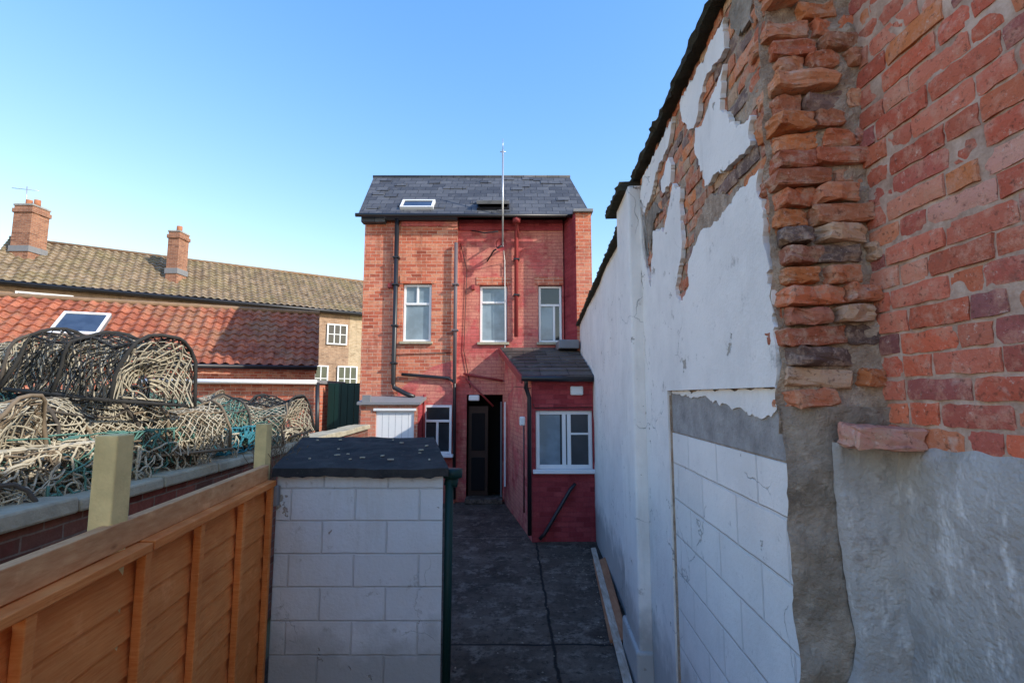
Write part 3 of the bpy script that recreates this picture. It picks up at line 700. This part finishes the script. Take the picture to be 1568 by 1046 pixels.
post(-1.575,2.0,.09,2.085); post(-1.845,3.74,.085,2.03)

# ------------------------------------------------------------------ neighbour's low brick wall with coping
NW=empty('garden_wall')
def nx(y): return -2.2-.05*y
hexa('wall',[(nx(-1)-.24,-1,0),(nx(-1),-1,0),(nx(9.3),9.3,0),(nx(9.3)-.24,9.3,0),(nx(-1)-.24,-1,1.62),(nx(-1),-1,1.62),(nx(9.3),9.3,1.62),(nx(9.3)-.24,9.3,1.62)],M['brick_old'],NW)
y=-1;k=0
while y<9.2:
    L=rr.uniform(.55,.8);y1=min(y+L,9.35);dz=rr.uniform(-.01,.012)
    hexa('coping%d'%k,[(nx(y)-.30,y,1.62),(nx(y)+.04,y,1.62),(nx(y1)+.04,y1,1.62),(nx(y1)-.30,y1,1.62),(nx(y)-.28,y,1.70+dz),(nx(y)+.03,y,1.70+dz),(nx(y1)+.03,y1,1.70+dz),(nx(y1)-.28,y1,1.70+dz)],M['stone'],NW,.015)
    y=y1+.008;k+=1
P=[]
for k in range(60):
    p=Vector((rr.uniform(-2.0,-1.9),rr.uniform(3.9,4.4),1.55)); d=Vector((rr.uniform(-.3,.6),rr.uniform(-.5,.5),1)).normalized(); pts=[p.copy()]
    for q in range(7):
        d=(d+Vector((rr.uniform(-1,1),rr.uniform(-1,1),rr.uniform(-.7,.4)))*.35).normalized(); p=p+d*.05; pts.append(p.copy())
    P.append((pts,.0022))
tubes('dry_shrub',P,M['twig'],None,4)

# ------------------------------------------------------------------ planks by the wall
def plank(x0,y0,x1,y1,w,th,z0,z1,mat,roll=0):
    a=Vector((x0,y0,z0));b=Vector((x1,y1,z1));d=(b-a).normalized();s_=Vector((d.y,-d.x,0)).normalized();up=s_.cross(d).normalized()
    if up.z<0: up=-up
    s2=(s_*math.cos(roll)+up*math.sin(roll)); u2=(up*math.cos(roll)-s_*math.sin(roll))
    v=[p+s2*i*w/2+u2*j for j in (0,th) for p,i in ((a,-1),(a,1),(b,1),(b,-1))]
    return hexa('timber_plank',v,mat,None,.004)
plank(.86,3.7,1.18,7.45,.07,.035,.03,.02,M['plank_w'],.15)
plank(.98,4.7,1.19,6.9,.15,.025,.04,.04,M['plank_b'],.5)
plank(.91,4.75,1.12,7.0,.05,.03,.015,.015,M['plank_b'],.1)

# ------------------------------------------------------------------ lobster pots
def matnet(name,c,v=.6): return simple(name,c,.95,v,9,.0)
NETS=[matnet('cream_net',(.52,.46,.34)),matnet('green_net',(.12,.26,.21)),matnet('black_net',(.045,.043,.04)),matnet('pale_rope',(.58,.51,.38)),matnet('blue_rope',(.05,.22,.27)),matnet('brown_rope',(.24,.18,.12)),matnet('dark_frame',(.10,.085,.07))]
def pot_mesh(idx,nets,seed):
    r=random.Random(seed); L=1.0;Wd=.52;Hh=.43
    VA=[];FA=[];MI=[]
    def add(paths,mi,sides=3):
        V,F=tube_geo(paths,sides);b=len(VA);VA.extend(V);FA.extend([tuple(b+i for i in f) for f in F]);MI.extend([mi]*len(F))
    def surf(t,a,s=1.):
        x=-L/2+L*t; sag=1-.12*math.sin(math.pi*((t*2)%1))*math.sin(a)
        p=Vector((x,-Wd/2*s*math.cos(a),Hh*s*sag*(math.sin(a)**.75 if math.sin(a)>0 else 0)))
        return p+Vector((hn(p,5,seed),hn(p,5,seed+4),hn(p,5,seed+8)))*.06
    def net(n,m,mi,rad,s,ph=0.):
        paths=[]
        for i in range(n):
            for j in range(m):
                if (i+j)%2==0:
                    for dj in (1,-1):
                        if 0<=j+dj<=m and r.random()>.03:
                            a=surf(min(1,(i+ph)/n),math.pi*j/m,s);b=surf(min(1,(i+1+ph)/n),math.pi*(j+dj)/m,s)
                            q=Vector((r.uniform(-1,1),r.uniform(-1,1),r.uniform(-1,1)))*.007
                            paths.append(([a,(a+b)/2+q,b],rad*r.uniform(.6,1.5)))
        add(paths,mi)
        for e in (0,1):
            paths=[];K=7;m2=16
            for i in range(K):
                for j in range(m2+1):
                    if (i+j)%2==0:
                        for dj in (1,-1):
                            if 0<=j+dj<=m2:
                                def ep(ii,jj):
                                    q=surf(e,math.pi*jj/m2,s*(1-.8*ii/K)); q.x+= (1 if e==0 else -1)*.12*ii/K; q.z+=.10*ii/K; return q
                                paths.append(([ep(i,j),ep(i+1,j+dj)],rad*r.uniform(.7,1.3)))
            add(paths,mi)
    net(34,28,0,.0042,1.0); net(26,22,1,.0045,.95,.4); net(15,14,2,.005,.85,.2)
    hoops=[]
    for t in (.0,.5,1.): hoops.append(([surf(t,math.pi*k/14,1.02) for k in range(15)],.012))
    for yy in (-Wd/2,Wd/2,0): hoops.append(([(-L/2,yy,.01),(L/2,yy,.01)],.013))
    for t in (-.5,-.25,0,.25,.5): hoops.append(([(L*t,-Wd/2,.01),(L*t,Wd/2,.01)],.012))
    for k in (4,7,10): hoops.append(([surf(t/8,math.pi*k/14,1.01) for t in range(9)],.008))
    add(hoops,4,6)
    tang=[]
    for k in range(12):
        p=Vector((r.uniform(-.3,.3),r.uniform(-.15,.15),r.uniform(.06,.2)));pts=[];d=Vector((r.uniform(-1,1),r.uniform(-1,1),r.uniform(-.5,.5)))
        for q in range(26):
            d=(d+Vector((r.uniform(-1,1),r.uniform(-1,1),r.uniform(-1,1)))*.7).normalized();p=p+d*.05
            p.x=max(-.44,min(.44,p.x));p.y=max(-.2,min(.2,p.y));p.z=max(.03,min(.3,p.z));pts.append(p.copy())
        tang.append((pts,.007))
    add(tang,3)
    me=bpy.data.meshes.new('lobster_pot_%d'%idx); me.from_pydata([tuple(v) for v in VA],[],FA)
    for n_ in nets: me.materials.append(NETS[n_])
    me.polygons.foreach_set('material_index',MI); me.polygons.foreach_set('use_smooth',[True]*len(FA)); me.update(); return me
PM=[pot_mesh(0,(0,3,5,3,6),1),pot_mesh(1,(1,0,2,0,6),2),pot_mesh(2,(2,3,0,3,2),3),pot_mesh(3,(0,1,5,1,5),4),pot_mesh(4,(3,5,0,3,5),5)]
def pot(x,y,z,yaw,k,s=1.,roll=0,pitch=0):
    o=bpy.data.objects.new('lobster_pot',PM[k]); o.location=(x,y,z); o.rotation_euler=(roll,pitch,yaw); o.scale=(s,s,s); link(o); return o
D=math.radians
for y in (2.5,3.15,3.8,4.45,5.1,5.75,6.3):
    pot(-2.98-.05*y+.12+rr.uniform(-.06,.06),y+rr.uniform(-.06,.06),1.36,D(rr.uniform(-14,14)),rr.choice((0,0,3,4,2)),1,D(rr.uniform(-6,6)),D(rr.uniform(-5,5)))
for y in (3.2,4.2,5.2,6.1): pot(-4.15,y,1.36,D(4),0)
pot(-3.02,3.10,1.80,D(76),0,roll=D(10)); pot(-2.68,3.75,1.77,D(62),4,.95,roll=D(-8)); pot(-3.35,3.75,1.8,D(12),1,.95,pitch=D(5)); pot(-3.75,3.2,1.80,D(100),2); pot(-4.5,3.6,1.8,D(80),4)
pot(-2.95,4.5,1.79,D(72),1,pitch=D(6)); pot(-3.55,4.6,1.79,D(95),4); pot(-2.78,5.1,1.77,D(22),3,.85,roll=D(14))
pot(-3.45,5.3,1.79,D(80),3,.95); pot(-2.98,5.95,1.78,D(-12),2,1.05,roll=D(6)); pot(-4.0,6.0,1.79,D(8),4,pitch=D(-6)); pot(-4.6,5.2,1.79,D(10),0)
pot(-3.1,2.55,1.79,D(14),4,roll=D(-7))
pot(-2.98,3.62,2.21,D(-20),2,1.12,pitch=D(4),roll=D(-5)); pot(-4.15,4.0,2.20,D(-12),0,1.05,pitch=D(-7))
def tangle(c,ext,n,rad,mat,seed):
    r=random.Random(seed);P=[]
    for k in range(n):
        p=Vector((r.uniform(-1,1)*ext[0],r.uniform(-1,1)*ext[1],r.uniform(0,1)*ext[2]));d=Vector((1,0,0));pts=[]
        for q in range(40):
            d=(d+Vector((r.uniform(-1,1),r.uniform(-1,1),r.uniform(-1,1)))*.8).normalized();p=p+d*.04
            for i in range(3): p[i]=max(-ext[i] if i<2 else 0,min(ext[i],p[i]))
            pts.append(p+Vector(c))
        P.append((pts,rad*r.uniform(.6,1.2)))
    tubes('rope_tangle',P,mat,None,5)
tangle((-2.68,2.5,1.66),(.2,.7,.30),60,.007,NETS[3],3)
tangle((-2.62,4.7,1.72),(.12,.30,.22),14,.008,NETS[4],4)
tangle((-2.7,5.6,1.7),(.2,.6,.15),24,.009,NETS[0],5)
tangle((-2.58,3.9,1.66),(.14,.6,.24),30,.007,NETS[0],6)
tangle((-2.60,3.3,1.66),(.14,.6,.34),26,.007,NETS[1],8)
tangle((-2.62,3.2,1.66),(.14,.8,.28),24,.007,NETS[5],9)

# ------------------------------------------------------------------ pantiled roofs
def pantile_roof(name,e0,e1,r0,r1,mat,parent,tw=.24,rows=14,amp=.045,step=.035):
    e0,e1,r0,r1=map(Vector,(e0,e1,r0,r1)); L=(e1-e0).length; nt=int(L/tw); nu=nt*6
    n=(e1-e0).cross(r0-e0).normalized(); n=n if n.z>0 else -n
    V=[];F=[]
    prof=[0,.75,1,.55,-.25,-.4]
    for j in range(rows):
        for e in (0,1):
            t=(j+e)/rows
            for i in range(nu+1):
                s_=i/nu; p=e0.lerp(e1,s_).lerp(r0.lerp(r1,s_),t)
                h=prof[i%6]*amp+(step if e==0 else 0)+ .018*hn((i//6*3.1,j*2.7,0),1,5)+.05*hn(p,.5,2)
                V.append(p+n*h)
    W_=nu+1
    for r in range(rows*2-1):
        for i in range(nu): F.append((r*W_+i,r*W_+i+1,(r+1)*W_+i+1,(r+1)*W_+i))
    return mesh_obj(name,V,F,mat,parent,smooth=False)
O=empty('pantiled_outbuilding')
dx,dy=.926,.377; nxn,nyn=-.377,.926
e1=Vector((-5.07,13.0,2.97)); e0=e1-Vector((dx,dy,0))*12
r1=e1+Vector((nxn,nyn,0))*2.15+Vector((0,0,1.72)); r0=r1-Vector((dx,dy,0))*12
pantile_roof('roof',e0,e1,r0,r1,M['pan_red'],O,rows=10)
b1=r1+Vector((nxn,nyn,0))*2.15-Vector((0,0,1.72)); b0=b1-Vector((dx,dy,0))*12
mesh_obj('roof_rear',[r0,r1,b1,b0],[(0,1,2,3)],M['pan_red'],O)
tubes('ridge',[([r0+Vector((0,0,.03)),r1+Vector((0,0,.03))],.07)],M['ridge'],O)
w1=e1+Vector((-.08,.0,0))+Vector((nxn,nyn,0))*.2; w0=e0+Vector((nxn,nyn,0))*.2
wb=b1-Vector((nxn,nyn,0))*.2+Vector((-.08,0,0))
mesh_obj('walls',[(w0.x,w0.y,.8),(w1.x,w1.y,.8),(w1.x,w1.y,3.0),(w0.x,w0.y,3.0),(wb.x,wb.y,.8),(wb.x,wb.y,3.0),(r1.x-.08,r1.y,4.62)],[(0,1,2,3),(1,4,5,6,2)],M['brick_orange'],O)
tubes('eaves_gutter',[([e0+Vector((.0,-.08,-.03)),e1+Vector((.0,-.08,-.03))],.055)],M['black'],O)
def onroof(a,t): return e1.lerp(r1,t)-Vector((dx,dy,0))*a
nr=(e1-e0).cross(r0-e0).normalized(); nr=nr if nr.z>0 else -nr
def quadbox(nm,a0,a1,t0,t1,h0,h1,m):
    c=[onroof(a1,t0),onroof(a0,t0),onroof(a0,t1),onroof(a1,t1)]
    hexa(nm,[p+nr*h0 for p in c]+[p+nr*h1 for p in c],m,O)
a0,a1=4.95,5.9
quadbox('skylight_frame',a0,a1,.36,.72,.0,.10,M['lead']); quadbox('skylight_glass',a0+.07,a1-.07,.40,.69,.09,.115,M['glasss'])
quadbox('skylight_top',a0,a1,.69,.72,.09,.13,M['upvc']);quadbox('skylight_bottom',a0,a1,.36,.395,.09,.13,M['upvc'])
quadbox('skylight_left',a1-.06,a1,.395,.69,.09,.13,M['upvc']);quadbox('skylight_right',a0,a0+.06,.395,.69,.09,.13,M['upvc'])
ST=empty('garden_store')
box('walls',-7.9,-4.15,10.6,12.2,.85,2.48,M['brick_orange'],ST)
box('flat_roof',-8.0,-4.1,10.5,12.3,2.48,2.56,M['lead'],ST,.01)
tubes('gutter',[([(-8.0,10.45,2.54),(-4.1,10.45,2.51)],.05)],M['upvc'],ST)
tubes('downpipe',[([(-4.1,10.5,2.5),(-4.05,10.5,.9)],.045)],M['black'],ST)
G=empty('green_gate')
for k in range(5): box('board%d'%k,-4.02+k*.145,-4.02+k*.145+.138,10.9,10.93,.85,2.5,M['green'],G,.004)
box('rail_top',-4.02,-3.3,10.932,10.97,2.3,2.4,M['green'],G); box('rail_bottom',-4.02,-3.3,10.932,10.97,1.1,1.2,M['green'],G)

RH=empty('row_house')
A0=Vector((-20.3,18.47,6.64));A1=Vector((-4.0,29.18,6.64)); al=(A1-A0).normalized(); nn=Vector((-al.y,al.x,0))
q0=A0+nn*3.3+Vector((0,0,2.45));q1=A1+nn*3.3+Vector((0,0,2.45))
pantile_roof('roof',A0,A1,q0,q1,M['pan_brown'],RH,tw=.30,rows=14,amp=.05,step=.045)
bk0=q0+nn*3.3-Vector((0,0,2.45));bk1=q1+nn*3.3-Vector((0,0,2.45))
mesh_obj('roof_rear',[q0,q1,bk1,bk0],[(0,1,2,3)],M['pan_brown'],RH)
tubes('ridge',[([q0+Vector((0,0,.03)),q1+Vector((0,0,.03))],.09)],M['ridge'],RH)
f0=A0+nn*.3;f1=A1+nn*.3;g0=bk0-nn*.3
mid=A0.lerp(A1,.72)+nn*.3
mesh_obj('front_wall',[(f0.x,f0.y,0),(mid.x,mid.y,0),(mid.x,mid.y,6.7),(f0.x,f0.y,6.7)],[(0,1,2,3)],M['brick_row'],RH)
mesh_obj('front_wall_far',[(mid.x,mid.y,0),(f1.x,f1.y,0),(f1.x,f1.y,6.7),(mid.x,mid.y,6.7)],[(0,1,2,3)],M['brick_yellow'],RH)
mesh_obj('gable_end',[(f0.x,f0.y,0),(g0.x,g0.y,0),(g0.x,g0.y,6.7),(q0.x,q0.y,9.0),(f0.x,f0.y,6.7)],[(0,1,2,3,4)],M['brick_row'],RH)
tubes('eaves_gutter',[([A0+Vector((0,0,-.05)),A1+Vector((0,0,-.05))],.09)],M['black'],RH)
def rowwin(a,z0,z1,w,nm,bars=3):
    c=A0+al*a+nn*.27
    def bb(n_,u0,u1,za,zb,o0,o1,m):
        pts=[c+al*u-nn*o+Vector((0,0,zz-6.64)) for zz in (za,zb) for u,o in ((u0,o1),(u1,o1),(u1,o0),(u0,o0))]
        hexa(nm+n_,pts,m,RH)
    bb('_glass',-w/2,w/2,z0,z1,0,.02,M['glassd']); f=.07
    bb('_l',-w/2-f,-w/2,z0-f,z1+f,0,.06,M['upvc']);bb('_r',w/2,w/2+f,z0-f,z1+f,0,.06,M['upvc']);bb('_t',-w/2,w/2,z1,z1+f,0,.06,M['upvc']);bb('_b',-w/2,w/2,z0-f,z0,0,.06,M['upvc'])
    for k in range(1,bars): bb('_m%d'%k,-w/2+w*k/bars-.025,-w/2+w*k/bars+.025,z0,z1,.02,.05,M['upvc'])
    bb('_h',-w/2,w/2,(z0+z1)/2-.02,(z0+z1)/2+.02,.02,.045,M['upvc'])
for i,(a,z0,z1,w) in enumerate([(1.9,5.95,6.25,1.6),(5.0,5.9,6.25,1.2),(8.2,5.85,6.25,1.2),(13.4,4.95,5.9,.9),(12.5,2.5,3.7,.9),(14.0,2.5,3.7,.9),(15.6,4.9,5.9,1.0)]):
    rowwin(a,z0,z1,w,'window%d'%i)
def chimney(base,w,d,h,pots=2,aer=False):
    C_=empty('chimney'); x,y,z=base; mt=M['brick_chim']
    box('stack',x-w/2,x+w/2,y-d/2,y+d/2,z-1.2,z+h,mt,C_)
    box('corbel_a',x-w/2-.05,x+w/2+.05,y-d/2-.05,y+d/2+.05,z+h-.3,z+h-.12,mt,C_,.01)
    box('cap',x-w/2-.03,x+w/2+.03,y-d/2-.03,y+d/2+.03,z+h,z+h+.08,M['cement'],C_,.01)
    box('lead_flashing',x-w/2-.04,x+w/2+.04,y-d/2-.04,y+d/2+.04,z-.25,z+.0,M['lead'],C_)
    for k in range(pots):
        xx=x+(k-(pots-1)/2)*.36
        tubes('pot%d'%k,[([(xx,y,z+h+.05),(xx,y,z+h+.38)],.12)],M['clay'],C_,12)
    if aer: tubes('aerial',[([(x-.3,y,z+h),(x-.35,y,z+h+1.0)],.02),([(x-.9,y-.1,z+h+.9),(x+.1,y+.1,z+h+.85)],.015)],M['alu'],C_)
chimney((-20.75,20.75,8.5),.78,.8,1.75,2,True)
chimney((-15.95,23.1,8.15),.52,.7,1.75,1)
mesh_obj('hill',[(x*6-160,60+10*abs(math.sin(x*.4))+y*14,(y/5)*(9+3*math.sin(x*.31)+1.5*hn((x,y,0),.7,3))-1) for x in range(31) for y in range(6)],[(i*6+j,(i+1)*6+j,(i+1)*6+j+1,i*6+j+1) for i in range(30) for j in range(5)],M['hill'],smooth=True)

# ------------------------------------------------------------------ light, sky, camera
ld=Vector((-1,.47,-.67)).normalized()
sun=bpy.data.lights.new('sun','SUN'); sun.energy=5; sun.angle=D(.5); sun.color=(1,.94,.84)
so=bpy.data.objects.new('sun',sun); link(so); so.rotation_euler=ld.to_track_quat('-Z','Y').to_euler()
w=bpy.data.worlds.new('World'); scene.world=w; w.use_nodes=True
nt=w.node_tree; sky=nt.nodes.new('ShaderNodeTexSky'); sky.sky_type='NISHITA'; sky.sun_disc=False
sd=-ld; sky.sun_elevation=math.asin(sd.z); sky.sun_rotation=math.atan2(sd.x,sd.y)
sky.air_density=1.0; sky.dust_density=.2; sky.ozone_density=1.5
# per-channel tone response of the sky (bright, clear blue spring sky)
sep=nt.nodes.new('ShaderNodeSeparateColor'); cmb=nt.nodes.new('ShaderNodeCombineColor'); nt.links.new(sky.outputs[0],sep.inputs[0])
for i,(g,a) in enumerate(((1.25,2.7),(.85,1.85),(.30,1.55))):
    k=.15
    p=nt.nodes.new('ShaderNodeMath'); p.operation='POWER'; p.inputs[1].default_value=g; nt.links.new(sep.outputs[i],p.inputs[0])
    m=nt.nodes.new('ShaderNodeMath'); m.operation='MULTIPLY'; m.inputs[1].default_value=a*k**g/k; nt.links.new(p.outputs[0],m.inputs[0])
    c_=nt.nodes.new('ShaderNodeMath'); c_.operation='MINIMUM'; c_.inputs[1].default_value=3/k; nt.links.new(m.outputs[0],c_.inputs[0])
    nt.links.new(c_.outputs[0],cmb.inputs[i])
bg=nt.nodes['Background']; nt.links.new(cmb.outputs[0],bg.inputs[0]); bg.inputs[1].default_value=.15
cam=bpy.data.cameras.new('camera'); cam.lens=17.45; cam.sensor_width=36; cam.clip_start=.05; cam.clip_end=2000
co=bpy.data.objects.new('camera',cam); link(co); co.location=(0,0,2.24); co.rotation_euler=(math.pi/2+math.atan(.108),0,0)
scene.camera=co
scene.view_settings.view_transform='Standard'; scene.view_settings.look='None'; scene.view_settings.exposure=0
